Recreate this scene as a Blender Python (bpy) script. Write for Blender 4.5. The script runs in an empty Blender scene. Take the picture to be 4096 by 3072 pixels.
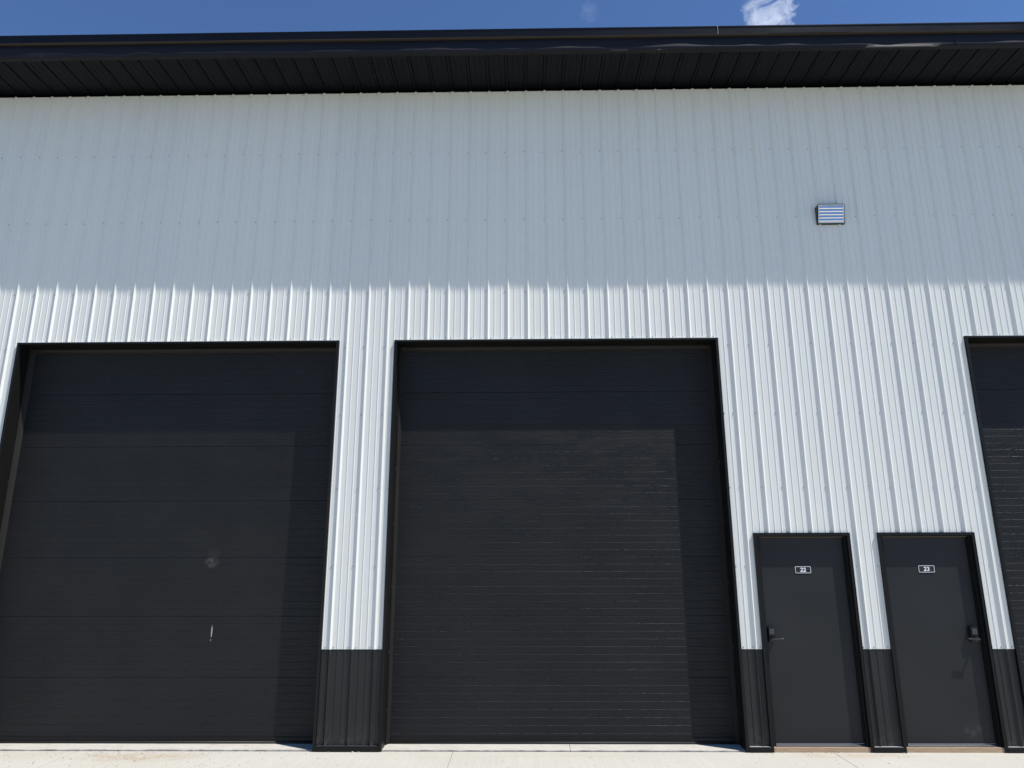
import bpy, bmesh, math, random
from mathutils import Matrix, Vector, noise
R = math.radians
S = bpy.context.scene
C = S.collection
random.seed(7)

# ------------------------------------------------------------------ camera
cam_d = bpy.data.cameras.new('camera'); cam = bpy.data.objects.new('camera', cam_d); C.objects.link(cam)
cam_d.sensor_fit = 'HORIZONTAL'; cam_d.sensor_width = 36.0; cam_d.lens = 2840/4096*36
cam_d.clip_start = 0.05; cam_d.clip_end = 2000
cam.matrix_world = (Matrix.Translation((5.9172, -7.6884, 1.8344)) @ Matrix.Rotation(0.01586, 4, 'Z')
                    @ Matrix.Rotation(R(90)+0.24359, 4, 'X') @ Matrix.Rotation(-0.00246, 4, 'Z'))
S.camera = cam

# ------------------------------------------------------------------ sky, sun, exposure
SUN = Vector((0.892, -0.451, 1.85)).normalized()
SUN_EL = math.asin(SUN.z)
SUN_ROT = math.atan2(SUN.x, SUN.y)
w = bpy.data.worlds.new('World'); S.world = w; w.use_nodes = True
nt = w.node_tree; N = nt.nodes; L = nt.links; N.clear()
out = N.new('ShaderNodeOutputWorld')
sky = N.new('ShaderNodeTexSky'); sky.sky_type = 'NISHITA'; sky.sun_disc = False
sky.sun_elevation = SUN_EL; sky.sun_rotation = SUN_ROT
sky.altitude = 1500; sky.air_density = 0.9; sky.dust_density = 0.0; sky.ozone_density = 10.0
bg = N.new('ShaderNodeBackground'); bg.inputs['Strength'].default_value = 0.125
tc = N.new('ShaderNodeTexCoord')
def cloud(center, ax, ay, scale, dens, seed):
    """a wisp of cloud in one direction of the sky; returns its cover factor"""
    c = Vector(center).normalized()
    e1 = c.cross(Vector((0, 0, 1))).normalized(); e2 = e1.cross(c)
    def dot(v, off=0):
        n = N.new('ShaderNodeVectorMath'); n.operation = 'DOT_PRODUCT'; L.new(tc.outputs['Generated'], n.inputs[0]); n.inputs[1].default_value = v
        return n.outputs['Value']
    def m(op, a, b=None, c_=None, clamp=False):
        n = N.new('ShaderNodeMath'); n.operation = op; n.use_clamp = clamp
        for i, q in enumerate((a, b, c_)):
            if q is None: continue
            if isinstance(q, (int, float)): n.inputs[i].default_value = q
            else: L.new(q, n.inputs[i])
        return n.outputs[0]
    u = m('DIVIDE', dot(e1), ax); v_ = m('DIVIDE', dot(e2), ay)
    r2 = m('ADD', m('MULTIPLY', u, u), m('MULTIPLY', v_, v_))
    front = m('GREATER_THAN', dot(c), 0.5)
    comb = N.new('ShaderNodeCombineXYZ'); L.new(dot(e1), comb.inputs[0]); L.new(m('MULTIPLY', dot(e2), 1.2), comb.inputs[1]); comb.inputs[2].default_value = seed
    n1 = N.new('ShaderNodeTexNoise'); n1.inputs['Scale'].default_value = scale; n1.inputs['Detail'].default_value = 12; n1.inputs['Roughness'].default_value = 0.62; n1.inputs['Distortion'].default_value = 0.7
    L.new(comb.outputs[0], n1.inputs['Vector'])
    body = m('SUBTRACT', 1.0, m('POWER', r2, 0.8), None)
    val = m('ADD', m('MULTIPLY', m('SUBTRACT', n1.outputs['Fac'], 0.5), 4.2), m('MULTIPLY', body, 1.15))
    cov = m('MULTIPLY', m('MULTIPLY', val, dens, None, True), front)
    edge = m('SUBTRACT', 1.9, r2, None, True)
    return m('MULTIPLY', cov, edge, None, True)
f1 = cloud((0.297, 0.7190, 0.628), 0.035, 0.026, 40, 0.60, 3.1)
f2 = cloud((0.085, 0.745, 0.660), 0.014, 0.012, 60, 0.06, 8.4)
f3 = cloud((0.372, 0.685, 0.628), 0.013, 0.012, 60, 0.07, 1.4)
mx = N.new('ShaderNodeMath'); mx.operation = 'MAXIMUM'; L.new(f1, mx.inputs[0]); L.new(f2, mx.inputs[1])
mx2 = N.new('ShaderNodeMath'); mx2.operation = 'MAXIMUM'; L.new(mx.outputs[0], mx2.inputs[0]); L.new(f3, mx2.inputs[1])
mix = N.new('ShaderNodeMixRGB'); L.new(mx2.outputs[0], mix.inputs[0]); L.new(sky.outputs[0], mix.inputs[1]); mix.inputs[2].default_value = (4.4, 4.9, 6.2, 1)
L.new(mix.outputs[0], bg.inputs['Color']); L.new(bg.outputs[0], out.inputs[0])

sun_d = bpy.data.lights.new('sun', 'SUN'); sun_d.energy = 4.6; sun_d.angle = R(0.53); sun_d.color = (1.0, 0.965, 0.915)
sun = bpy.data.objects.new('sun', sun_d); C.objects.link(sun)
sun.rotation_mode = 'QUATERNION'; sun.rotation_quaternion = SUN.to_track_quat('Z', 'Y'); sun.location = (10, -8, 20)

S.view_settings.view_transform = 'Standard'; S.view_settings.look = 'None'
S.view_settings.exposure = 0.38; S.view_settings.gamma = 1.0
S.render.engine = 'CYCLES'
S.render.resolution_x = 1024; S.render.resolution_y = 768
try:
    S.cycles.max_bounces = 8; S.cycles.diffuse_bounces = 4; S.cycles.caustics_reflective = False
except Exception: pass

# ------------------------------------------------------------------ helpers
def mat(name, col, rough=0.5, metal=0.0, spec=0.5):
    m = bpy.data.materials.new(name); m.use_nodes = True
    b = m.node_tree.nodes['Principled BSDF']
    b.inputs['Base Color'].default_value = (*col, 1); b.inputs['Roughness'].default_value = rough
    b.inputs['Metallic'].default_value = metal; b.inputs['Specular IOR Level'].default_value = spec
    return m
class G:
    """little node-graph builder for one material"""
    def __init__(s, m): s.m = m; s.t = m.node_tree; s.b = s.t.nodes['Principled BSDF']
    def n(s, typ, **kw):
        n = s.t.nodes.new(typ)
        for k, v in kw.items(): setattr(n, k, v)
        return n
    def l(s, a, b): s.t.links.new(a, b)
    def coord(s, scale=(1, 1, 1), loc=(0, 0, 0)):
        tc = s.n('ShaderNodeTexCoord'); mp = s.n('ShaderNodeMapping')
        mp.inputs['Scale'].default_value = scale; mp.inputs['Location'].default_value = loc
        s.l(tc.outputs['Object'], mp.inputs[0]); return mp.outputs[0]
    def noise(s, scale, stretch=(1, 1, 1), detail=4, rough=0.5, loc=(0, 0, 0)):
        n = s.n('ShaderNodeTexNoise'); n.inputs['Scale'].default_value = scale; n.inputs['Detail'].default_value = detail; n.inputs['Roughness'].default_value = rough
        s.l(s.coord(stretch, loc), n.inputs['Vector']); return n.outputs['Fac']
    def ramp(s, f, a, b, ca=(0, 0, 0), cb=(1, 1, 1)):
        r = s.n('ShaderNodeValToRGB'); r.color_ramp.elements[0].position = a; r.color_ramp.elements[1].position = b
        r.color_ramp.elements[0].color = (*ca, 1); r.color_ramp.elements[1].color = (*cb, 1); s.l(f, r.inputs[0]); return r.outputs[0]
    def math(s, op, a, b=None, clamp=False):
        n = s.n('ShaderNodeMath', operation=op, use_clamp=clamp)
        for i, q in enumerate((a, b)):
            if q is None: continue
            if isinstance(q, (int, float)): n.inputs[i].default_value = q
            else: s.l(q, n.inputs[i])
        return n.outputs[0]
    def mix(s, f, a, b, mode='MIX'):
        n = s.n('ShaderNodeMixRGB', blend_type=mode)
        for i, q in enumerate((f, a, b)):
            if isinstance(q, tuple): n.inputs[i].default_value = (*q, 1)
            elif isinstance(q, (int, float)): n.inputs[i].default_value = q
            else: s.l(q, n.inputs[i])
        return n.outputs[0]
    def bump(s, h, strength, dist):
        n = s.n('ShaderNodeBump'); n.inputs['Strength'].default_value = strength; n.inputs['Distance'].default_value = dist
        s.l(h, n.inputs['Height']); return n
    def col(s, c): s.l(c, s.b.inputs['Base Color'])
    def nrm(s, b): s.l(b.outputs[0], s.b.inputs['Normal'])
    def rough(s, c): s.l(c, s.b.inputs['Roughness'])

def obj(name, bm, mats, parent=None, loc=None, smooth=False):
    me = bpy.data.meshes.new(name); bmesh.ops.recalc_face_normals(bm, faces=bm.faces) if getattr(bm, '_rc', False) else None
    bm.to_mesh(me); bm.free()
    for m in (mats if isinstance(mats, (list, tuple)) else [mats]): me.materials.append(m)
    if smooth:
        for p in me.polygons: p.use_smooth = True
    o = bpy.data.objects.new(name, me); C.objects.link(o)
    if parent: o.parent = parent
    if loc: o.location = loc
    return o
def empty(name, loc=(0, 0, 0), parent=None):
    o = bpy.data.objects.new(name, None); C.objects.link(o); o.location = loc; o.empty_display_size = 0.2
    if parent: o.parent = parent
    return o
def tag(o, label=None, cat=None, group=None, kind=None):
    if label: o['label'] = label
    if cat: o['category'] = cat
    if group: o['group'] = group
    if kind: o['kind'] = kind
    return o
def box(bm, x0, x1, y0, y1, z0, z1, mi=0, bev=0.0):
    r = bmesh.ops.create_cube(bm, size=1.0)
    vs = r['verts']
    for v in vs:
        v.co = Vector(((x0+x1)/2+v.co.x*(x1-x0), (y0+y1)/2+v.co.y*(y1-y0), (z0+z1)/2+v.co.z*(z1-z0)))
    fs = {f for v in vs for f in v.link_faces}
    for f in fs: f.material_index = mi
    if bev > 0:
        es = {e for v in vs for e in v.link_edges}
        rr = bmesh.ops.bevel(bm, geom=list(es), offset=bev, segments=2, affect='EDGES', profile=0.5)
        for f in rr['faces']: f.material_index = mi
def extr(bm, prof, x0, x1, axis='X', n=1, mi=0, wob=None, closed=False, caps=False):
    """sweep a profile (list of (y, z)) along X from x0 to x1 (or (x, y) along Z)"""
    rows = []
    for k in range(n+1):
        t = x0+(x1-x0)*k/n; row = []
        for i, (a, b) in enumerate(prof):
            if axis == 'X': p = Vector((t, a, b))
            else: p = Vector((a, b, t))
            if wob: p += Vector(wob(i, t))
            row.append(bm.verts.new(p))
        rows.append(row)
    m = len(prof)
    for k in range(n):
        for i in range(m if closed else m-1):
            j = (i+1) % m
            f = bm.faces.new((rows[k][i], rows[k+1][i], rows[k+1][j], rows[k][j])); f.material_index = mi
    if caps:
        for row in (rows[0], rows[-1][::-1]):
            f = bm.faces.new(row); f.material_index = mi
def cyl(bm, p, q, r, seg=12, mi=0):
    p = Vector(p); q = Vector(q); d = q-p
    rot = d.to_track_quat('Z', 'Y').to_matrix().to_4x4()
    res = bmesh.ops.create_cone(bm, cap_ends=True, segments=seg, radius1=r, radius2=r, depth=d.length, matrix=Matrix.Translation((p+q)/2) @ rot)
    for f in {f for v in res['verts'] for f in v.link_faces}: f.material_index = mi
def screw(bm, x, y, z, mi=1, r=0.0058):
    """hex-head screw with washer, on a face looking to -Y"""
    cyl(bm, (x, y, z), (x, y-0.0018, z), r*1.35, 10, 2)
    cyl(bm, (x, y-0.0015, z), (x, y-0.0075, z), r*0.85, 6, mi)

# ------------------------------------------------------------------ materials
m_side = mat('white_painted_steel', (0.565, 0.60, 0.625), 0.42, 0, 0.45)
g = G(m_side)
c1 = g.noise(1.3, (1, 1, 0.35), 3); c2 = g.noise(26, (1, 1, 0.003), 4, 0.6); c3 = g.noise(9, (1, 1, 1), 5, 0.6)
g.col(g.mix(g.ramp(g.math('MULTIPLY', c2, c3), 0.12, 0.42), g.mix(g.ramp(c1, 0.3, 0.7), (0.676, 0.680, 0.626), (0.704, 0.704, 0.648)), (0.716, 0.716, 0.660)))
# sheets are 0.914 m wide and come from different coils: a barely different white each
tcs = g.n('ShaderNodeTexCoord'); sps = g.n('ShaderNodeSeparateXYZ'); g.l(tcs.outputs['Object'], sps.inputs[0])
wn_ = g.n('ShaderNodeTexWhiteNoise', noise_dimensions='1D'); g.l(g.math('FLOOR', g.math('DIVIDE', g.math('ADD', sps.outputs[0], 0.02), 0.9144)), wn_.inputs['W'])
tone = g.mix(wn_.outputs['Value'], (0.965, 0.968, 0.975), (1.0, 1.0, 1.0))
g.col(g.mix(1.0, g.b.inputs['Base Color'].links[0].from_socket, tone, 'MULTIPLY'))
g.rough(g.math('ADD', g.math('MULTIPLY', c3, 0.14), 0.36))
g.nrm(g.bump(g.math('ADD', g.noise(3.2, (1, 1, 0.5), 2), g.math('MULTIPLY', g.noise(70, (1, 1, 0.0012), 3), 0.10)), 0.5, 0.0028))
m_screw = mat('painted_screw_head', (0.50, 0.52, 0.51), 0.35)
m_wash = mat('grey_rubber_washer', (0.28, 0.285, 0.285), 0.7)
def black(name, col, rough, stretch=(1, 1, 1), bump=0.25, dist=0.002, sc=6, spec=0.3, dust=False):
    m = mat(name, col, rough, 0, spec); g = G(m)
    n = g.noise(sc, stretch, 5, 0.6); n2 = g.noise(1.1, (1, 1, 1), 3)
    g.col(g.mix(g.ramp(n2, 0.3, 0.75), tuple(c*0.86 for c in col), tuple(c*1.16 for c in col)))
    if dust:
        base = m.node_tree.nodes['Principled BSDF'].inputs['Base Color'].links[0].from_socket
        tcn = g.n('ShaderNodeTexCoord'); sp = g.n('ShaderNodeSeparateXYZ'); g.l(tcn.outputs['Object'], sp.inputs[0])
        low = g.math('SUBTRACT', 1.0, g.math('DIVIDE', sp.outputs[2], 0.34), True)
        g.col(g.mix(g.math('MULTIPLY', g.math('MULTIPLY', g.math('MULTIPLY', low, low), g.ramp(g.noise(24, (1, 1, 0.6), 6, 0.7), 0.42, 0.7)), 0.35), base, (0.22, 0.19, 0.15)))
    g.rough(g.math('ADD', g.math('MULTIPLY', n, 0.2), rough-0.08))
    g.nrm(g.bump(n, bump, dist)); return m
m_blk = black('black_painted_steel', (0.0185, 0.0182, 0.0175), 0.42, (1, 1, 0.08), 0.3, 0.002, 9, 0.3, True)
m_soff = black('black_soffit_steel', (0.0052, 0.0062, 0.0078), 0.5, (1, 0.08, 1), 0.25, 0.0015, 12, 0.12)
m_trim = black('black_trim_flashing', (0.0080, 0.0078, 0.0074), 0.42, (1, 1, 0.3), 0.35, 0.004, 5, 0.2)
m_fasc = black('black_fascia_flashing', (0.0058, 0.0068, 0.0125), 0.66, (0.5, 1, 1), 0.3, 0.006, 2.2, 0.28)
m_gut = black('black_roof_edge', (0.0048, 0.0058, 0.0092), 0.28, (0.4, 1, 1), 0.12, 0.002, 3, 0.14)
m_edge_bounce = mat('painted_bounce_underside', (0.050, 0.040, 0.031), 0.6, 0, 0.2)  # warm ground bounce painted into the colour of the roof edge's underside
m_rub = black('black_rubber', (0.022, 0.021, 0.020), 0.55, (1, 1, 1), 0.2, 0.001, 20)
m_roof = black('dark_roof_steel', (0.03, 0.03, 0.033), 0.4)

def door_mat(name, kind):
    """embossed black steel of the overhead doors; the pale marks on one door have a shape of their own"""
    m = mat(name, (0.012, 0.0122, 0.0124), 0.5, 0, 0.21); g = G(m)
    grain = g.noise(6, (0.8, 1, 18), 8, 0.74); fine = g.noise(90, (0.8, 1, 2.2), 4, 0.75); blot = g.noise(1.6, (1, 1, 1), 4)
    cross = g.noise(30, (1.6, 1, 0.5), 3, 0.6)
    h = g.math('ADD', g.math('MULTIPLY', grain, 0.62), g.math('ADD', g.math('MULTIPLY', fine, 0.36), g.math('MULTIPLY', cross, 0.12)))
    g.nrm(g.bump(h, 1.0, 0.0078))
    g.rough(g.math('ADD', g.math('MULTIPLY', g.ramp(g.noise(3.2, (0.7, 1, 2.2), 4, 0.6), 0.38, 0.62), 0.18), 0.26))
    base = g.mix(g.ramp(blot, 0.3, 0.7), (0.0110, 0.0112, 0.0115), (0.0145, 0.0147, 0.0149))
    base = g.mix(g.math('MULTIPLY', g.ramp(grain, 0.58, 0.72), 0.35), base, (0.020, 0.0205, 0.022))
    if kind == 'marked':
        tcn = g.n('ShaderNodeTexCoord'); sp = g.n('ShaderNodeSeparateXYZ'); g.l(tcn.outputs['Object'], sp.inputs[0])
        def blob(cx, cz, rx, rz, k):
            u = g.math('DIVIDE', g.math('SUBTRACT', sp.outputs[0], cx), rx); v = g.math('DIVIDE', g.math('SUBTRACT', sp.outputs[2], cz), rz)
            r = g.math('ADD', g.math('MULTIPLY', u, u), g.math('MULTIPLY', v, v))
            return g.math('MULTIPLY', g.math('SUBTRACT', 1.0, r, True), k, True)
        nz = g.ramp(g.noise(34, (1, 1, 1), 5, 0.7), 0.36, 0.62)
        sc = g.math('MULTIPLY', nz, blob(2.522, 1.822, 0.085, 0.070, 0.75))
        sc2 = g.math('MULTIPLY', nz, blob(2.535, 1.925, 0.08, 0.065, 0.18))
        base = g.mix(g.math('MAXIMUM', sc, sc2), base, (0.105, 0.094, 0.083))
        st = g.math('MULTIPLY', g.ramp(g.noise(60, (1, 1, 0.35), 3, 0.7), 0.3, 0.45), blob(2.594, 1.112, 0.0085, 0.070, 2.2), True)
        st2 = blob(2.590, 1.022, 0.005, 0.012, 1.4)
        base = g.mix(g.math('MAXIMUM', st, st2), base, (0.32, 0.34, 0.37))
    g.col(base); return m
m_door_marked = door_mat('embossed_black_door_marked', 'marked')
m_door = door_mat('embossed_black_door', 'plain')

def slab_mat(name, dusty):
    m = mat(name, (0.02, 0.02, 0.02), 0.45, 0, 0.22); g = G(m)
    fine = g.noise(160, (1, 1, 1), 3, 0.6); blot = g.noise(1.7, (1, 1, 1), 4); sm = g.noise(22, (1, 1, 0.6), 4)
    g.nrm(g.bump(g.math('ADD', fine, g.math('MULTIPLY', g.noise(2.5), 0.6)), 0.25, 0.002))
    g.rough(g.math('ADD', g.math('MULTIPLY', sm, 0.15), 0.36))
    base = g.mix(g.ramp(blot, 0.3, 0.7), (0.0180, 0.0184, 0.0186), (0.0225, 0.0228, 0.0228))
    if dusty:
        tcn = g.n('ShaderNodeTexCoord'); sp = g.n('ShaderNodeSeparateXYZ'); g.l(tcn.outputs['Object'], sp.inputs[0])
        u = g.math('DIVIDE', g.math('SUBTRACT', sp.outputs[0], 10.37), 0.16); v = g.math('DIVIDE', g.math('SUBTRACT', sp.outputs[2], 0.17), 0.08)
        r = g.math('SUBTRACT', 1.0, g.math('ADD', g.math('MULTIPLY', u, u), g.math('MULTIPLY', v, v)), True)
        base = g.mix(g.math('MULTIPLY', g.math('MULTIPLY', r, g.ramp(g.noise(18), 0.42, 0.65)), 0.20), base, (0.13, 0.14, 0.15))
    g.col(base); return m
m_slab = slab_mat('black_painted_slab', False); m_slab_d = slab_mat('black_painted_slab_dusty', True)

m_conc = mat('broomed_concrete', (0.5, 0.49, 0.46), 0.85, 0, 0.3)
g = G(m_conc)
broom = g.noise(52, (1, 0.025, 1), 4, 0.7); broom2 = g.noise(150, (1, 0.04, 1), 2, 0.6); bl = g.noise(0.9, (1, 1.6, 1), 5, 0.6); gr = g.noise(140, (1, 1, 1), 3); spk = g.noise(75, (1, 1, 1), 2, 0.5, (3, 2, 0))
c = g.mix(g.ramp(bl, 0.3, 0.7), (0.450, 0.434, 0.378), (0.500, 0.484, 0.426))
c = g.mix(g.math('MULTIPLY', g.ramp(g.math('ADD', g.math('MULTIPLY', broom, 0.65), g.math('MULTIPLY', broom2, 0.35)), 0.40, 0.60), 0.40), c, (0.385, 0.370, 0.325))
c = g.mix(g.math('MULTIPLY', g.ramp(gr, 0.35, 0.65), 0.22), c, (0.56, 0.542, 0.485))
c = g.mix(g.math('MULTIPLY', g.ramp(spk, 0.66, 0.71), 0.6), c, (0.26, 0.24, 0.21))
tcn = g.n('ShaderNodeTexCoord'); sp = g.n('ShaderNodeSeparateXYZ'); g.l(tcn.outputs['Object'], sp.inputs[0])
def stain(c, cx, cy, rx, ry, k, colr):
    u = g.math('DIVIDE', g.math('SUBTRACT', sp.outputs[0], cx), rx); v = g.math('DIVIDE', g.math('SUBTRACT', sp.outputs[1], cy), ry)
    r = g.math('SUBTRACT', 1.0, g.math('ADD', g.math('MULTIPLY', u, u), g.math('MULTIPLY', v, v)), True)
    return g.mix(g.math('MULTIPLY', g.math('MULTIPLY', r, g.ramp(g.noise(5, (1, 1.6, 1), 5, 0.65), 0.35, 0.62)), k), c, colr)
c = stain(c, 2.15, -0.22, 0.75, 0.20, 1.0, (0.41, 0.34, 0.245)); c = stain(c, 0.6, -0.15, 1.3, 0.3, 0.6, (0.44, 0.38, 0.30))
c = stain(c, 9.1, -0.12, 0.7, 0.13, 0.9, (0.42, 0.35, 0.26)); c = stain(c, 6.3, -0.14, 0.8, 0.10, 0.6, (0.45, 0.40, 0.32))
g.col(c); g.nrm(g.bump(g.math('ADD', broom, g.math('MULTIPLY', gr, 0.4)), 0.5, 0.003))
m_apron = mat('trowelled_concrete', (0.5, 0.49, 0.46), 0.8, 0, 0.3)
g = G(m_apron); a1 = g.noise(7, (0.6, 2, 1), 6, 0.65); a2 = g.noise(60, (0.5, 1, 1), 4); a3 = g.noise(14, (0.8, 2.5, 1), 4, 0.6, (1, 4, 2))
c = g.mix(g.ramp(a1, 0.35, 0.65), (0.42, 0.40, 0.345), (0.50, 0.48, 0.43))
c = g.mix(g.math('MULTIPLY', g.ramp(a3, 0.60, 0.68), 0.7), c, (0.30, 0.27, 0.235))
g.col(g.mix(g.math('MULTIPLY', g.ramp(a2, 0.4, 0.62), 0.25), c, (0.54, 0.52, 0.475))); g.nrm(g.bump(a1, 0.6, 0.01))
m_joint = mat('joint_dark', (0.07, 0.06, 0.05), 0.9)
m_lip = mat('worn_concrete_lip', (0.27, 0.24, 0.22), 0.9); g = G(m_lip); g.col(g.mix(g.ramp(g.noise(18, (0.5, 1, 1), 5), 0.35, 0.65), (0.16, 0.14, 0.13), (0.40, 0.37, 0.34)))
m_stone = mat('pale_pebble_stone', (0.55, 0.50, 0.42), 0.8); g = G(m_stone); g.col(g.mix(g.ramp(g.noise(9), 0.35, 0.65), (0.36, 0.31, 0.25), (0.62, 0.58, 0.51)))
m_crumb = mat('dark_crumb', (0.12, 0.10, 0.085), 0.9)
m_land = mat('gravel_field', (0.30, 0.29, 0.25), 0.95); g = G(m_land); g.col(g.mix(g.ramp(g.noise(0.06, (1, 1, 1), 6, 0.6), 0.35, 0.62), (0.10, 0.12, 0.05), (0.28, 0.26, 0.21)))
m_wood = mat('treated_lumber', (0.36, 0.25, 0.15), 0.75); g = G(m_wood)
wn = g.noise(9, (1, 4, 16), 5, 0.6); wn2 = g.noise(3.5, (1, 1, 2), 4)
c = g.mix(g.ramp(wn, 0.35, 0.65), (0.34, 0.235, 0.140), (0.45, 0.325, 0.205)); c = g.mix(g.ramp(wn2, 0.62, 0.75), c, (0.24, 0.125, 0.065)); g.col(c)
m_alu = mat('mill_aluminium', (0.42, 0.43, 0.45), 0.38, 0.9)
m_dalu = mat('dark_threshold_metal', (0.07, 0.072, 0.078), 0.5, 0.4)
m_lock = black('black_lock_housing', (0.012, 0.012, 0.012), 0.35, (1, 1, 1), 0.05, 0.0005, 30)
m_glass = mat('dark_keypad_glass', (0.02, 0.022, 0.024), 0.12)
m_key = mat('grey_key_print', (0.16, 0.17, 0.18), 0.5)
m_lever = mat('black_chrome_lever', (0.06, 0.06, 0.06), 0.25, 0.8)
m_plate = mat('black_sign_plastic', (0.010, 0.011, 0.013), 0.35)
m_white = mat('white_sign_print', (0.72, 0.72, 0.74), 0.5)
m_ventb = mat('black_vent_housing', (0.018, 0.018, 0.02), 0.4)
m_ventf = mat('polished_vent_louvre', (0.88, 0.88, 0.87), 0.17, 1.0)
m_ventr = mat('satin_vent_frame', (0.62, 0.63, 0.62), 0.3, 0.4)
m_strip = black('dark_weather_strip', (0.016, 0.0145, 0.013), 0.5, (1, 1, 0.3), 0.3, 0.003, 6)

# ------------------------------------------------------------------ layout (metres; the wall face is y = 0, z = 0 the foot of the wall)
PITCH = 0.2286
ZT, ZG, ZW, ZD = 7.492, 4.267, 0.955, 2.110
XL, XR, DEPTH = -6.1, 21.0, 15.0
GAR = [(0.145, 3.835), (4.465, 8.115), (10.865, 14.515)]      # edges of the white siding at the three overhead doors
ENT = [(8.330, 9.335), (9.620, 10.630)]                        # outer edges of the two entry door trims
PROUD = -0.0235

def rib_profile(x0, x1):
    pts = {}
    k0 = int(math.floor(x0/PITCH))-1; k1 = int(math.ceil(x1/PITCH))+1
    raw = []
    for k in range(k0, k1+1):
        b = k*PITCH
        raw += [(b+0.0140, 0), (b+0.0160, -0.0010), (b+0.0320, -0.0196), (b+0.0340, -0.0208), (b+0.0372, -0.0208), (b+0.0395, -0.0196), (b+0.0535, -0.0010), (b+0.0560, 0),
                (b+0.1045, 0), (b+0.1080, -0.0042), (b+0.1140, -0.0042), (b+0.1175, 0),
                (b+0.1765, 0), (b+0.1800, -0.0042), (b+0.1860, -0.0042), (b+0.1895, 0)]
    def yat(x):
        for (a, ya), (c, yc) in zip(raw, raw[1:]):
            if a <= x <= c: return ya+(yc-ya)*(x-a)/(c-a)
        return 0
    xs = [x0]+[a for a, _ in raw if x0+1e-4 < a < x1-1e-4]+[x1]
    return [(x, yat(x)) for x in xs]

def ribbed(bm, x0, x1, zf, yoff=0, mi=0):
    """ribbed steel between x0 and x1; zf(x) gives the list of (z0, z1) spans there"""
    cuts = sorted({x0, x1} | {e for o in GAR+ENT for e in o if x0 < e < x1})
    for a, b in zip(cuts, cuts[1:]):
        pr = rib_profile(a, b)
        for z0, z1 in zf((a+b)/2):
            n = max(1, int((z1-z0)/0.6)); prev = None
            for k in range(n+1):
                z = z0+(z1-z0)*k/n
                row = [bm.verts.new((x, y+yoff+(0.0026*noise.noise(Vector((x*0.9, z*0.8, 3.3))) if yoff == 0 else 0), z)) for x, y in pr]
                if prev:
                    for i in range(len(pr)-1):
                        f = bm.faces.new((prev[i], prev[i+1], row[i+1], row[i])); f.material_index = mi
                prev = row

house = empty('warehouse')
tag(house, 'long metal warehouse with white ribbed siding, black wainscot and black eave', 'building')

# ---- front siding
def zspan(x):
    for a, b in GAR:
        if a < x < b: return [(ZG, ZT)]
    for a, b in ENT:
        if a < x < b: return [(ZD, ZT)]
    return [(ZW, ZT)]
bm = bmesh.new()
ribbed(bm, XL, XR, zspan)
rows = [6.645, 5.752, 4.848, 4.188, 3.401, 2.590, 1.771]
def openat(x, z, pad=0.012):
    for a, b in GAR:
        if a-pad < x < b+pad and z < ZG+0.02: return True
    for a, b in ENT:
        if a-pad < x < b+pad and z < ZD+0.02: return True
    return False
for k in range(int(XL/PITCH)+1, int(XR/PITCH)):
    for z in rows:
        x = k*PITCH+random.uniform(-0.007, 0.007); zz = z+random.uniform(-0.008, 0.008)
        if not openat(x, zz): screw(bm, x, 0, zz)
    screw(bm, k*PITCH-0.004, 0, ZT-0.018)
    for o in GAR:
        if o[0]+0.02 < k*PITCH < o[1]-0.09:
            screw(bm, k*PITCH+0.001+random.uniform(-.004, .004), 0, ZG+0.016); screw(bm, k*PITCH+0.072+random.uniform(-.004, .004), 0, ZG+0.019)
    for o in ENT:
        if o[0]+0.02 < k*PITCH < o[1]-0.05: screw(bm, k*PITCH+0.003, 0, ZD+0.013)
for x in (3.87, 3.958, 4.105, 4.186, 4.33, 4.422, 8.14, 8.235, 8.312, 9.355, 9.46, 9.60, 10.645, 10.735, 10.842):
    screw(bm, x, 0, ZW+0.018)
for z in rows[4:]:
    for x in (8.131, 4.45, 10.85):
        screw(bm, x, 0, z, r=0.0045)
siding = obj('siding', bm, [m_side, m_screw, m_wash], house)
# bent lip along the bottom of the white siding over the openings
for a, b in GAR:
    bm = bmesh.new(); extr(bm, [(0.030, ZG-0.0005), (-0.0215, ZG-0.0005), (-0.0215, ZG-0.0045), (0.030, ZG-0.0045)], a, b, closed=True, caps=True)
    obj('siding_edge', bm, m_side, siding)
# torn flap of siding beside each opening where a rib was cut through
for xx, zz, zb, xe in ((4.425, 4.18, 0.98, 4.4645), (8.262, 2.05, 0.98, 8.3285), (9.565, 2.04, 0.98, 9.6185), (10.825, 4.16, 0.98, 10.8645)):
    bm = bmesh.new(); vs = [(xe, -0.0030, zz+0.03), (xe-0.012, -0.0045, zz+0.02), (xx+0.006, -0.008, zz-0.03), (xx, -0.0050, zz-0.06), (xx+0.004, -0.003, zz-0.10)]
    lo = [bm.verts.new(v) for v in vs]; hi = [bm.verts.new((v[0], -0.0005, v[2]-0.004)) for v in vs]
    for i in range(len(vs)-1): bm.faces.new((lo[i], lo[i+1], hi[i+1], hi[i]))
    obj('siding_tear', bm, m_side, siding)

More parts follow.
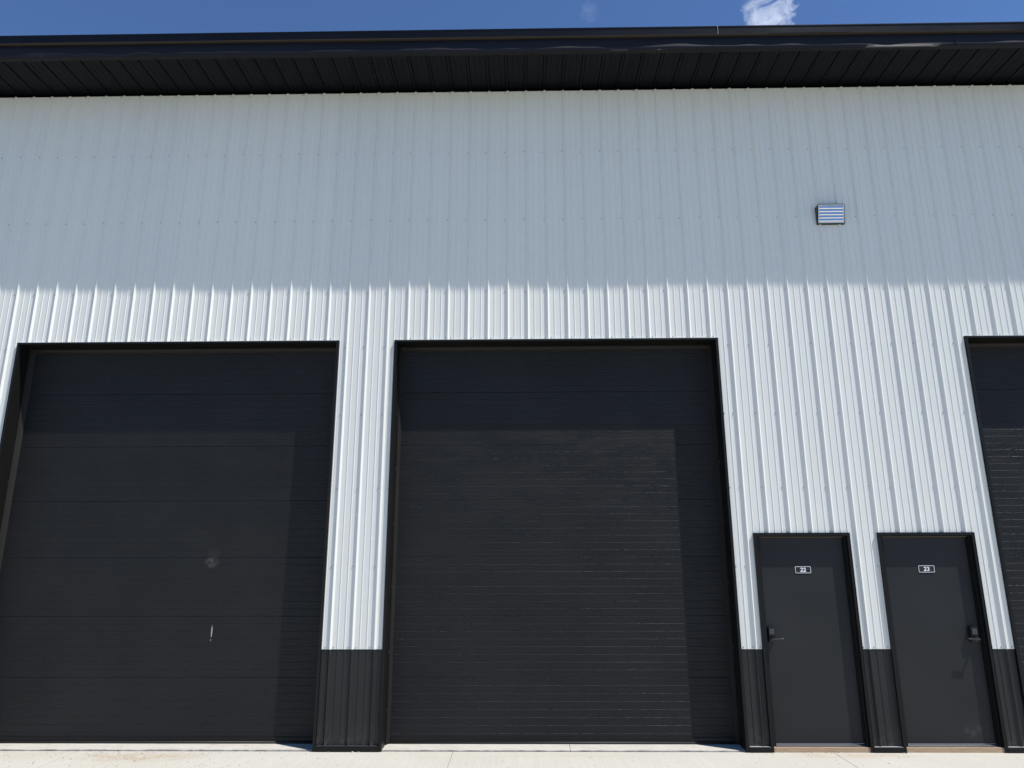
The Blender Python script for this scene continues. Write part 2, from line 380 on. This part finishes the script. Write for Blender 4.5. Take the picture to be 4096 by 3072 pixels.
# ---- dark wainscot panels, one under every pier, each with its base trim
piers = [(XL, 0.145), (3.835, 4.465), (8.115, 8.330), (9.335, 9.620), (10.630, 10.865), (14.515, XR)]
for i, (a, b) in enumerate(piers):
    bm = bmesh.new(); pr = rib_profile(a, b)
    rr = [[bm.verts.new((x, y+0.0035, z)) for x, y in pr] for z in (0.050, ZW+0.02)]
    for q in range(len(pr)-1): bm.faces.new((rr[0][q], rr[0][q+1], rr[1][q+1], rr[1][q]))
    for k in range(int(a/PITCH)-1, int(b/PITCH)+2):
        for dx in (0.002, 0.072):
            x = k*PITCH+dx
            if a+0.015 < x < b-0.012: screw(bm, x, 0.0035, 0.078, r=0.005)
    wp = obj('wainscot_panel', bm, [m_blk, m_lever, m_blk], house)
    bm = bmesh.new()
    extr(bm, [(0.02, 0.050), (-0.0255, 0.050), (-0.0285, 0.047), (-0.0285, -0.02), (0.02, -0.02)], a+0.001, b-0.001, closed=True, caps=True)
    obj('base_trim', bm, m_trim, wp)
    bm = bmesh.new()
    extr(bm, [(0.0, 0.0505), (-0.024, 0.0505), (-0.0292, 0.0525), (-0.0292, 0.0545), (-0.023, 0.0535), (0.0, 0.0535)], a+0.012, b-0.012, closed=True, caps=True)
    obj('drip_edge', bm, m_ventr if i > 1 else m_dalu, wp)

# ---- other walls, roof
for s, x in ((1, XL), (-1, XR)):
    prev = None; bm = bmesh.new()
    for k in range(int(DEPTH/0.1143)+1):
        y = k*0.1143; off = (0.012 if k % 2 else 0)*-s
        row = [bm.verts.new((x+off, y+0.0, -0.02)), bm.verts.new((x+off, y, ZT+0.1+0.33*min(y, DEPTH-y)))]
        if prev: bm.faces.new((prev[0], row[0], row[1], prev[1]) if s > 0 else (row[0], prev[0], prev[1], row[1]))
        prev = row
    obj('side_wall', bm, m_side, house)
bm = bmesh.new(); box(bm, XL+0.02, XR-0.02, DEPTH, DEPTH+0.06, -0.02, ZT+0.1)
obj('rear_wall', bm, m_side, house)
OV = 0.645                                                     # reach of the soffit
bm = bmesh.new()
zr = ZT+0.358
extr(bm, [(-OV-0.028, zr-0.02), (DEPTH/2, zr+0.33*(DEPTH/2)), (DEPTH+OV, zr-0.02), (DEPTH+OV, zr-0.07), (DEPTH/2, zr+0.33*(DEPTH/2)-0.05), (-OV-0.015, zr-0.07)], XL-0.5, XR+0.5, closed=True, caps=True)
obj('roof', bm, m_roof, house)

# ---- soffit (ribbed panels hanging face-down), painted shade pocket behind the wall top
bm = bmesh.new()
pr = rib_profile(XL-0.4, XR+0.4); ZS = ZT+0.066
pr = []
for k in range(int((XL-0.4)/PITCH), int((XR+0.4)/PITCH)+1):
    b = k*PITCH
    pr += [(b+0.0060, 0), (b+0.0070, 0.014), (b+0.0130, 0.014), (b+0.0160, -0.009), (b+0.0400, -0.009), (b+0.0430, 0.014), (b+0.0490, 0.014), (b+0.0500, 0),
           (b+0.1050, 0), (b+0.1065, 0.0025), (b+0.1085, 0.0025), (b+0.1100, 0), (b+0.1770, 0), (b+0.1785, 0.0025), (b+0.1805, 0.0025), (b+0.1820, 0)]
ys = [-OV+0.032, -0.30, 0.04]
rr = [[bm.verts.new((x, yy, ZS+y+0.0004*noise.noise(Vector((x, yy*3, 0))))) for x, y in pr] for yy in ys]
for j in range(2):
    for q in range(len(pr)-1): bm.faces.new((rr[j+1][q], rr[j+1][q+1], rr[j][q+1], rr[j][q]))
obj('soffit', bm, m_soff, house)
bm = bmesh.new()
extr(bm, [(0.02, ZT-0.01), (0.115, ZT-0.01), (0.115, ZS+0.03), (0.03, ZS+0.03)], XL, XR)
obj('wall_top_gap_shade', bm, mat('painted_gap_shade', (0.002, 0.002, 0.002), 0.9, 0, 0.05), house)  # shade of the gap under the soffit, painted in as near-black
# ---- soffit edge trim + fascia (dented flashing) + roof edge
def fwob(i, t):
    if i in (1, 2): return (0, 0.004*noise.noise(Vector((t*0.9, i*0.7, 1))), 0)
    return (0, 0, 0)
bm = bmesh.new()
extr(bm, [(-OV+0.045, ZS-0.004), (-OV+0.045, ZS-0.019), (-OV-0.001, ZS-0.019), (-OV-0.001, ZS-0.004)], XL-0.4, XR+0.4, closed=True, caps=True)
obj('soffit_trim', bm, m_trim, house)
def fw(i, t):
    d = 0.009*noise.noise(Vector((t*1.35, i*0.35, 7)))+0.006*noise.noise(Vector((t*3.7, i*0.6, 2)))
    return (0, d*(1.0 if 0 < i < 5 else 0.3), 0.002*noise.noise(Vector((t*0.5, 0, 5))))
fas = None
bm = bmesh.new()
zf0, zf1 = ZS-0.015, ZT+0.250
prof = [(-OV-0.001, zf0-0.002), (-OV-0.0045, zf0-0.001), (-OV-0.0045, zf0+0.05), (-OV-0.0035, zf0+0.09), (-OV-0.0005, zf0+0.125), (-OV+0.006, zf0+0.16), (-OV+0.012, zf1+0.03)]
extr(bm, prof, XL-0.45, XR+0.45, n=340, wob=fw)
fas = obj('fascia', bm, m_fasc, house, smooth=True)
for x in (1.52, 4.66, 10.9):
    bm = bmesh.new(); box(bm, x-0.0012, x+0.0012, -OV-0.0125, -OV-0.002, zf0, zf0+0.115)
    obj('fascia_lap', bm, m_lever, fas)
bm = bmesh.new()
zb, zt = ZT+0.226, ZT+0.334
extr(bm, [(-OV+0.02, zb+0.002), (-OV-0.030, zb-0.004), (-OV-0.034, zb-0.002), (-OV-0.036, zb+0.004), (-OV-0.036, zt-0.024), (-OV-0.0405, zt-0.012), (-OV-0.040, zt), (-OV-0.034, zt+0.005), (-OV-0.020, zt-0.001), (-OV+0.02, zt+0.005)],
     XL-0.5, XR+0.5, n=150, wob=lambda i, t: (0, 0.0015*noise.noise(Vector((t*0.7, 9, 1))), 0.003*noise.noise(Vector((t*0.35, 0, 1)))))
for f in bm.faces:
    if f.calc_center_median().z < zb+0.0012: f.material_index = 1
gut = obj('roof_edge', bm, [m_gut, m_edge_bounce], house, smooth=False)
for x in (8.19, 14.3):
    bm = bmesh.new(); box(bm, x-0.0015, x+0.0015, -OV-0.0415, -OV-0.03, zb-0.005, zt+0.002)
    obj('roof_edge_joint', bm, m_alu, gut)

# ---- overhead doors
YD = 0.215; Z0 = 0.045
def garage_door(a, b, material, idx):
    x0, x1 = a+0.028, b-0.028
    prof = []
    z = Z0+0.008
    for s in range(7):
        zs = Z0+s*0.6096
        if s: prof += [(YD, zs-0.0046), (YD+0.0024, zs-0.0014), (YD+0.0046, zs-0.0004), (YD, zs+0.0014)]
        else: prof += [(YD, Z0)]
        for k in range(1, 8):
            zz = zs+k*0.0762
            prof += [(YD-0.0007, zz-0.0042), (YD+0.0015, zz-0.0016), (YD+0.0015, zz-0.0009), (YD, zz+0.0015)]
    prof += [(YD, Z0+7*0.6096)]
    bm = bmesh.new()
    extr(bm, prof, x0-0.01, x1+0.01, n=24, wob=lambda i, t: (0, 0.0012*noise.noise(Vector((t*0.9, i*0.03, idx*5.0))), 0.0008*noise.noise(Vector((t*1.1, i*0.5, idx)))))
    d = obj('garage_door', bm, material, house)
    # bottom rail and rubber seal
    bm = bmesh.new()
    extr(bm, [(YD-0.001, Z0+0.040), (YD-0.010, Z0+0.037), (YD-0.011, Z0+0.004), (YD-0.001, Z0+0.002)], x0, x1, closed=True, caps=True)
    obj('bottom_rail', bm, m_trim, d)
    bm = bmesh.new()
    pts = [(YD-0.004+0.016*math.cos(t), 0.032+0.014*math.sin(t)) for t in [i*math.pi/6 for i in range(12)]]
    extr(bm, pts, x0, x1, closed=True, caps=True)
    obj('bottom_seal', bm, m_rub, d, smooth=True)
    # bent flashing that lines each side of the opening, with its face trim
    zb = 0.012
    for sgn, e in ((1, a), (-1, b)):
        xi = e+sgn*0.028
        bm = bmesh.new()
        P = [(e, -0.001), (e, PROUD-0.001), (xi, PROUD-0.002), (xi, 0.05), (xi+sgn*0.001, 0.10), (xi, 0.158), (xi, YD+0.06)]
        def jw(i, t, sgn=sgn, idx=idx):
            if 2 < i < 6: return (sgn*(0.0045*noise.noise(Vector((t*1.3, i*0.4, idx+sgn)))+0.002), 0, 0)
            return (0, 0, 0)
        extr(bm, P, zb-0.01, ZG-0.004, axis='Z', n=60, wob=jw)
        obj('jamb_trim', bm, m_trim, d)
        # weather strip standing against the door, fixed with a column of screws
        bm = bmesh.new(); ya = 0.150
        P = [(xi+sgn*0.003, YD-0.004), (xi+sgn*0.003, ya), (xi+sgn*0.016, ya-0.003), (xi+sgn*0.021, ya+0.012), (xi+sgn*0.028, ya+0.030), (xi+sgn*0.040, YD-0.010), (xi+sgn*0.043, YD-0.004)]
        def sw(i, t, sgn=sgn, idx=idx):
            k = 1.0 if i > 2 else 0.3
            return (sgn*k*0.0045*noise.noise(Vector((t*1.7, 4, idx*2+sgn))), 0, 0)
        extr(bm, P, 0.035, ZG-0.055, axis='Z', n=60, wob=sw)
        z = 0.35
        while z < ZG-0.2:
            cyl(bm, (xi+sgn*0.010, ya-0.001, z), (xi+sgn*0.010, ya-0.005, z), 0.0034, 6, 1); z += 0.61+random.uniform(-.05, .05)
        obj('weather_strip', bm, [m_strip, m_alu], d, smooth=False)
    # header flashing and header seal
    bm = bmesh.new(); zh = ZG-0.026
    extr(bm, [(-0.001, ZG-0.005), (PROUD-0.001, ZG-0.005), (PROUD-0.002, zh), (0.05, zh), (0.12, zh+0.001), (YD+0.06, zh)], a, b, n=30, wob=lambda i, t: (0, 0, 0.0018*noise.noise(Vector((t, i, idx))) if i > 2 else 0))
    obj('header_trim', bm, m_trim, d)
    bm = bmesh.new()
    extr(bm, [(YD-0.004, zh-0.002), (0.155, zh-0.002), (0.152, zh-0.018), (0.166, zh-0.026), (0.172, zh-0.034), (YD-0.012, zh-0.052), (YD-0.004, zh-0.052)], a+0.03, b-0.03, n=30, wob=lambda i, t: (0, 0, 0.002*noise.noise(Vector((t*0.8, 2, idx+3)))))
    obj('header_seal', bm, m_strip, d)
    return d
gd = [garage_door(*GAR[0], m_door_marked, 0), garage_door(*GAR[1], m_door, 1), garage_door(*GAR[2], m_door, 2)]
tag(gd[0], 'left overhead door with a pale scuff and a short white scratch')

# ---- entry doors
def numeral_mesh(bm, s, cx, y, cz, h, mi=0):
    """heavy condensed figures: each an outlined stroke"""
    wd, st = h*0.60, h*0.205
    def arc(ox, oz, rx, rz, a0, a1, n=10): return [(ox+rx*math.cos(R(a0+(a1-a0)*k/n)), oz+rz*math.sin(R(a0+(a1-a0)*k/n))) for k in range(n+1)]
    r = (wd-st)/2; H2 = (h-st)/2
    glyph = {'2': [arc(0, H2-r, r, r, 180, -20)+[(r*0.45, -H2*0.30), (-r*0.55, -H2*0.62), (-r, -H2)], [(-r-st*0.5, -H2), (r+st*0.5, -H2)]],
             '3': [arc(0, H2-r*0.92, r, r*0.92, 175, -60)+[(-r*0.15, 0.02*h)], [(-r*0.15, 0.0)]+arc(0, -H2+r*0.98, r, r*0.98, 62, -175)]}
    for q, ch in enumerate(s):
        ox = cx+(q-(len(s)-1)/2)*(wd+h*0.075)
        for li, pl in enumerate(glyph[ch]):
            Lf, Rt = [], []
            for k, p in enumerate(pl):
                a_ = Vector(pl[max(k-1, 0)]); b_ = Vector(pl[min(k+1, len(pl)-1)]); d = (b_-a_).normalized(); n_ = Vector((-d.y, d.x))*st/2
                Lf.append(bm.verts.new((ox+p[0]+n_.x, y-0.00008*li, cz+p[1]+n_.y))); Rt.append(bm.verts.new((ox+p[0]-n_.x, y-0.00008*li, cz+p[1]-n_.y)))
            for k in range(len(pl)-1):
                f = bm.faces.new((Lf[k], Rt[k], Rt[k+1], Lf[k+1])); f.material_index = mi

YS = 0.053
def entry_door(a, b, side, material):
    T = 0.030; F = 0.036
    xl, xr = a+T, b-T
    sl, sr = xl+0.036, xr-0.020
    top = 2.072
    bm = bmesh.new()
    box(bm, sl-0.004, sr+0.004, YS, YS+0.044, 0.064, top+0.004, bev=0.0012)
    d = obj('entry_door', bm, material, house)
    # steel frame with its stop, and the folded trim around it
    bm = bmesh.new()
    for (u0, u1) in ((xl, sl), (sr, xr)):
        box(bm, u0+0.0002, u1-0.0002, 0.012, 0.12, 0.047, ZD-0.031)
    box(bm, sl, sr, 0.0125, 0.12, top, ZD-0.031)
    box(bm, sl-0.001, sl+0.006, 0.030, YS-0.002, 0.047, top); box(bm, sr-0.010, sr+0.001, 0.030, YS-0.002, 0.047, top)
    fr = obj('door_frame', bm, m_trim, d)
    bm = bmesh.new()
    box(bm, sl+0.006, sr-0.010, 0.026, YS-0.003, top-0.010, top-0.001)
    obj('head_seal', bm, mat('brown_foam_seal', (0.10, 0.075, 0.05), 0.8), fr)
    bm = bmesh.new()
    for e, s in ((a, 1), (b, -1)):
        P = [(e, 0.0), (e, PROUD-0.002), (e+s*T, PROUD-0.002), (e+s*T, 0.004), (e+s*(T+0.004), 0.004), (e+s*(T+0.004), 0.03)]
        extr(bm, P, -0.004, ZD-0.0, axis='Z', n=1)
        # folded return on the outer edge
        box(bm, e+s*0.0005, e+s*0.004, PROUD-0.0045, PROUD-0.0018, 0.0, ZD)
    extr(bm, [(0.0, ZD), (PROUD-0.0025, ZD), (PROUD-0.0025, ZD-0.030), (0.02, ZD-0.030)], a, b)
    obj('door_trim', bm, m_trim, d)
    bm = bmesh.new()
    extr(bm, [(0.110, 0.063), (0.030, 0.063), (0.012, 0.055), (0.002, 0.051), (0.002, 0.046), (0.11, 0.046)], sl-0.004, sr+0.004, closed=True, caps=True)
    th = obj('threshold', bm, m_dalu, d)
    bm = bmesh.new(); box(bm, sl, sr, YS-0.006, YS-0.001, 0.0632, 0.068); obj('door_sweep', bm, m_alu, d)
    bm = bmesh.new(); box(bm, xl-0.004, xr+0.004, -0.014, 0.10, -0.005, 0.0455, bev=0.0025)
    obj('sill_board', bm, m_wood, d)
    # keypad lock and lever
    s = 1 if side == 'L' else -1
    lx = (8.443 if side == 'L' else 10.493); zc0, zc1 = 1.020, 1.165; yf = YS-0.052
    bm = bmesh.new()
    w2 = 0.033
    # housing: tapered sides, sloping keypad face on the upper half
    prof = [(YS, zc0), (yf+0.014, zc0), (yf+0.010, zc0+0.055), (yf, zc0+0.066), (yf+0.006, zc1), (YS, zc1)]
    rows_ = []
    for x in (lx-w2, lx-w2+0.004, lx+w2-0.004, lx+w2):
        ins = 0.006 if abs(abs(x-lx)-w2) < 1e-6 else 0
        rows_.append([bm.verts.new((x, (y+ins if y < YS-0.01 else y), z)) for y, z in prof])
    for k in range(3):
        for i in range(len(prof)):
            j = (i+1) % len(prof); bm.faces.new((rows_[k][i], rows_[k+1][i], rows_[k+1][j], rows_[k][j]))
    bm.faces.new(rows_[0]); bm.faces.new(rows_[-1][::-1])
    bmesh.ops.recalc_face_normals(bm, faces=bm.faces)
    box(bm, lx-0.025, lx+0.025, yf-0.0022, yf+0.006, zc1-0.068, zc1-0.012, 1, bev=0.001)
    for i in range(3):
        for j in range(4):
            cyl(bm, (lx-0.016+0.016*i, yf-0.0020, zc1-0.060+0.0135*j), (lx-0.016+0.016*i, yf-0.0030, zc1-0.060+0.0135*j), 0.0032, 8, 2)
    box(bm, lx-0.026, lx+0.026, yf-0.003, yf+0.004, zc1-0.078, zc1-0.074, 3)
    box(bm, lx-0.030, lx+0.030, yf-0.0005, yf+0.012, zc1-0.0005, zc1+0.0025, 3)
    obj('keypad_lock', bm, [m_lock, m_glass, m_key, m_lever], d)
    bm = bmesh.new(); hx = lx+(-0.002 if side == 'L' else 0.010); hz = 1.052
    cyl(bm, (hx, yf+0.014, hz), (hx, yf-0.004, hz), 0.017, 20); cyl(bm, (hx, yf-0.003, hz), (hx, yf-0.036, hz), 0.0085, 16)
    # lever blade: tapering, slightly arched flat bar
    prev = None
    for k in range(9):
        t = k/8; x = hx+s*(-0.012+0.115*t); zc = hz+0.004*math.sin(t*2.2); hh = 0.0095-0.0035*t; y0, y1 = yf-0.043, yf-0.028+0.002*t
        ring = [bm.verts.new(p) for p in ((x, y0+0.002, zc-hh), (x, y0, zc-hh*0.5), (x, y0, zc+hh*0.5), (x, y0+0.002, zc+hh), (x, y1, zc+hh), (x, y1, zc-hh))]
        if prev:
            for i in range(6): bm.faces.new((prev[i], ring[i], ring[(i+1) % 6], prev[(i+1) % 6]))
        else: bm.faces.new(ring[::-1])
        prev = ring
    bm.faces.new(prev); bmesh.ops.recalc_face_normals(bm, faces=bm.faces)
    obj('lever_handle', bm, m_lever, d)
    return d
e1 = entry_door(*ENT[0], 'L', m_slab); e2 = entry_door(*ENT[1], 'R', m_slab_d)
tag(e2, 'entry door with a dusty smudge low on its right side and a lever on the right')
tag(e1, 'entry door with keypad lock and lever on its left side')

def sign(x0, x1, z0, z1, num, label):
    cx, cz = (x0+x1)/2, (z0+z1)/2; hw, hh = (x1-x0)/2, (z1-z0)/2
    t = empty('number_sign', (cx, YS, z0)); tag(t, label, 'sign', 'number signs on the entry doors')
    def rr(w_, h_, r, n=5):
        p = []
        for sx, sz, a0 in ((1, 1, 0), (-1, 1, 90), (-1, -1, 180), (1, -1, 270)):
            for i in range(n+1):
                a = R(a0+90*i/n); p.append((sx*(w_-r)+r*math.cos(a), sz*(h_-r)+r*math.sin(a)+hh))
        return p
    bm = bmesh.new(); o_ = rr(hw, hh, 0.010)
    A = [bm.verts.new((x, -0.0001, z)) for x, z in o_]; B = [bm.verts.new((x, -0.004, z)) for x, z in o_]
    bm.faces.new(B); [bm.faces.new((A[i], A[(i+1) % len(A)], B[(i+1) % len(A)], B[i])) for i in range(len(A))]
    bmesh.ops.recalc_face_normals(bm, faces=bm.faces); obj('plate', bm, m_plate, t)
    bm = bmesh.new(); q, s_ = rr(hw-0.0015, hh-0.0015, 0.009), rr(hw-0.0058, hh-0.0058, 0.006)
    A = [bm.verts.new((x, -0.0052, z)) for x, z in q]; B = [bm.verts.new((x, -0.0052, z)) for x, z in s_]
    A2 = [bm.verts.new((x, -0.0041, z)) for x, z in q]; B2 = [bm.verts.new((x, -0.0041, z)) for x, z in s_]
    for i in range(len(A)):
        j = (i+1) % len(A); bm.faces.new((A[i], B[i], B[j], A[j])); bm.faces.new((A2[i], A[i], A[j], A2[j])); bm.faces.new((B[i], B2[i], B2[j], B[j]))
    bmesh.ops.recalc_face_normals(bm, faces=bm.faces); obj('border', bm, m_white, t)
    bm = bmesh.new(); numeral_mesh(bm, num, 0, -0.0052, hh, 0.0455); obj('numerals', bm, m_white, t)
sign(8.756, 8.922, 1.697, 1.768, '22', 'small black sign with white number 22 on the entry door beside the middle garage door')
sign(10.039, 10.206, 1.702, 1.775, '23', 'small black sign with white number 23 on the rightmost entry door')

# ------------------------------------------------------------------ exhaust vent high on the wall
vent = empty('exhaust_vent', (9.53, -0.018, 5.643)); tag(vent, 'small black vent hood with shiny slats high on the white siding', 'vent')
vx, vz = -9.53, -5.643; HW = 0.157; H = 0.227; PT, PB = 0.084, 0.030
bm = bmesh.new()
def hy(z): return -(PB+(PT-PB)*z/H)+0.018
# hood: closed wedge, outer shell with front opening rim
o0 = [(-HW, 0.03, 0), (HW, 0.03, 0), (HW, 0.03, H-0.03), (HW-0.004, 0.03, H), (-HW+0.004, 0.03, H-0.0)]
F_ = [(-HW, hy(0), 0), (HW, hy(0), 0), (HW, hy(H-0.012), H-0.012), (HW-0.010, hy(H), H), (-HW+0.010, hy(H), H), (-HW, hy(H-0.012), H-0.012)]
B_ = [(-HW, 0.03, 0), (HW, 0.03, 0), (HW, 0.03, H-0.012), (HW-0.010, 0.03, H), (-HW+0.010, 0.03, H), (-HW, 0.03, H-0.012)]
I_ = [(x*0.955, y+0.0, 0.007+z*(H-0.015)/H) for x, y, z in F_]
I_ = [(x, hy(z), z) for x, y, z in I_]; J_ = [(x, 0.02, z) for x, y, z in I_]
V = [[bm.verts.new(p) for p in q] for q in (B_, F_, I_, J_)]
for a_, b_ in ((0, 1), (1, 2), (2, 3)):
    for i in range(6): bm.faces.new((V[a_][i], V[a_][(i+1) % 6], V[b_][(i+1) % 6], V[b_][i]))
bm.faces.new(V[3]); bmesh.ops.recalc_face_normals(bm, faces=bm.faces)
obj('hood', bm, m_ventb, vent)
bm = bmesh.new()
iw = HW*0.955-0.001
def fbox(x0, x1, z0, z1, t=0.004):
    vs = []
    for x in (x0, x1):
        for z in (z0, z1):
            for dy in (-t, 0.004): vs.append(bm.verts.new((x, hy(z)+dy, z)))
    for q in ((0, 1, 3, 2), (4, 6, 7, 5), (0, 4, 5, 1), (2, 3, 7, 6), (0, 2, 6, 4), (1, 5, 7, 3)): bm.faces.new([vs[i] for i in q])
fbox(-iw, -iw+0.010, 0.009, H-0.010); fbox(iw-0.010, iw, 0.009, H-0.010); fbox(-iw+0.010, iw-0.010, 0.009, 0.022, 0.0038); fbox(-iw+0.010, iw-0.010, H-0.020, H-0.010, 0.0038)
bmesh.ops.recalc_face_normals(bm, faces=bm.faces); obj('grille_frame', bm, m_ventr, vent)
for k in range(5):
    zt_ = H-0.022-k*0.0362; bm = bmesh.new()
    extr(bm, [(hy(zt_)+0.003, zt_), (hy(zt_)-0.0005, zt_-0.0275), (hy(zt_)+0.0003, zt_-0.0290), (hy(zt_)+0.0085, zt_-0.0362)], -iw+0.010, iw-0.010, n=6,
         wob=lambda i, t, k=k: (0, 0.0005*noise.noise(Vector((t*9, k, 1))), 0.0008*noise.noise(Vector((t*8, k, 4)))))
    obj('slat', bm, m_ventf, vent)

# ------------------------------------------------------------------ ground
bm = bmesh.new()
def quad(bm, x0, x1, y0, y1, z, mi=0):
    f = bm.faces.new([bm.verts.new(p) for p in ((x0, y0, z), (x1, y0, z), (x1, y1, z), (x0, y1, z))]); f.material_index = mi
quad(bm, -400, 400, -400, 400, -0.06)
tag(obj('ground', bm, m_land), 'open field around the concrete yard', None, None, 'structure')
bm = bmesh.new()
quad(bm, XL-6, XR+6, -32, 0.02, -0.012, 1)
xs = [1.45-3.75*3, 1.45-3.75*2, 1.45-3.75, 1.45, 5.203, 8.938, 12.69, 16.44, 20.2, 24.0]; xs = [XL-5.5]+[x for x in xs if XL-5 < x < XR+5]+[XR+5.5]
ysj = [0.0, -3.9, -7.8, -11.7, -15.6, -19.5, -23.4, -27.3, -31.2]
for a, b in zip(xs, xs[1:]):
    for c0, c1 in zip(ysj, ysj[1:]):
        box(bm, a+0.0025, b-0.0025, c1+0.0025, c0-0.0025, -0.05, -0.001, 0)
tag(obj('pavement', bm, [m_conc, m_joint]), 'pale broomed concrete paving in front of the doors', None, None, 'structure')
# sloping concrete apron inside each overhead opening
for i, (a, b) in enumerate(GAR):
    bm = bmesh.new(); cuts = [a+0.026, b-0.026]
    if i == 1: cuts = [a+0.026, 6.366, b-0.026]
    for u, v in zip(cuts, cuts[1:]):
        P = [(0.004, -0.02), (0.003, 0.006), (0.010, 0.0125), (0.03, 0.014), (YD-0.02, 0.022), (YD+0.30, 0.024), (YD+0.30, -0.02)]
        def aw(k, t): return (0, 0.004*noise.noise(Vector((t*4, 1, k*0.2))) if k in (1, 2) else 0, (0.0022*noise.noise(Vector((t*3.1, 5, k*0.3))) if 0 < k < 3 else 0))
        lo = u+0.002; hi = v-0.002
        n = max(4, int((v-u)*14)); rows_ = []
        for q in range(n+1):
            t = lo+(hi-lo)*q/n
            rows_.append([bm.verts.new(Vector((t, *p))+Vector(aw(k, t))) for k, p in enumerate(P)])
        for q in range(n):
            for k in range(len(P)-1):
                f = bm.faces.new((rows_[q][k], rows_[q+1][k], rows_[q+1][k+1], rows_[q][k+1])); f.material_index = 1 if k < 2 else 0
        bm.faces.new(rows_[0][::-1]); bm.faces.new(rows_[-1])
    bmesh.ops.recalc_face_normals(bm, faces=bm.faces)
    tag(obj('concrete_apron', bm, [m_apron, m_lip]), 'sloping concrete strip under an overhead door', None, None, 'structure')

# loose gravel: countless crumbs swept against the doors
def stone(bm, x, y, z, r, mi=0):
    res = bmesh.ops.create_icosphere(bm, subdivisions=1, radius=r); s = random.random()*50
    sc = Vector((random.uniform(.8, 1.3), random.uniform(.7, 1.1), random.uniform(.5, .75)))
    for v in res['verts']:
        n = 1+0.35*noise.noise(v.co/r*0.9+Vector((s, 0, 0)))
        v.co = Vector((v.co.x*sc.x*n+x, v.co.y*sc.y*n+y, v.co.z*sc.z*n+z+r*0.35))
    for f in {f for v in res['verts'] for f in v.link_faces}: f.material_index = mi
bm = bmesh.new()
for _ in range(260):
    x = random.gauss(2.0, 0.55); y = -abs(random.gauss(0.06, 0.16)); stone(bm, x, y, 0, random.uniform(0.0022, 0.0065))
for _ in range(190):
    x = random.uniform(0.2, 3.8)*random.random()**0.3; y = random.uniform(-0.6, 0.19); stone(bm, x, y, 0.012 if y > 0.01 else 0, random.uniform(0.002, 0.0055), 1 if random.random() < 0.4 else 0)
for _ in range(300):
    x = random.uniform(0.9, 11); y = random.uniform(-0.9, -0.01); stone(bm, x, y, 0, random.uniform(0.0016, 0.0042), 1 if random.random() < 0.7 else 0)
for _ in range(45):
    x = random.gauss(8.6, 0.35); y = -abs(random.gauss(0.02, 0.05)); stone(bm, x, y, 0, random.uniform(0.002, 0.005), random.choice((0, 1)))
tag(obj('gravel', bm, [m_stone, m_crumb]), 'fine pale gravel and crumbs scattered on the concrete', 'gravel', None, 'stuff')
peb = [(3.977, -0.045, 0.009), (4.145, -0.05, 0.0055), (4.215, -0.055, 0.013), (4.275, -0.05, 0.010), (8.335, -0.05, 0.008), (9.600, -0.055, 0.010), (9.622, -0.058, 0.008), (9.605, -0.050, 0.006)]
labs = ['leftmost round pebble at the black pier base between the left two garage doors',
        'tiny second pebble from the left at the pier base between two garage doors',
        'largest tan pebble at the base of the pier between the left two garage doors',
        'pale pebble farthest right at the base of the pier between the left two garage doors',
        'pale pebble on the concrete just left of the wooden sill of door 22',
        'white pebble at the right foot of the pier between the two entry doors', 
        'white pebble just left of the wooden sill of door 23',
        'smallest pebble at the corner of the pier between the two entry doors']
for (x, y, r), lb in zip(peb, labs):
    bm = bmesh.new(); stone(bm, 0, 0, 0, r); tag(obj('pebble', bm, m_stone, None, (x, y, 0)), lb, 'pebble', 'pebbles at the foot of the piers')
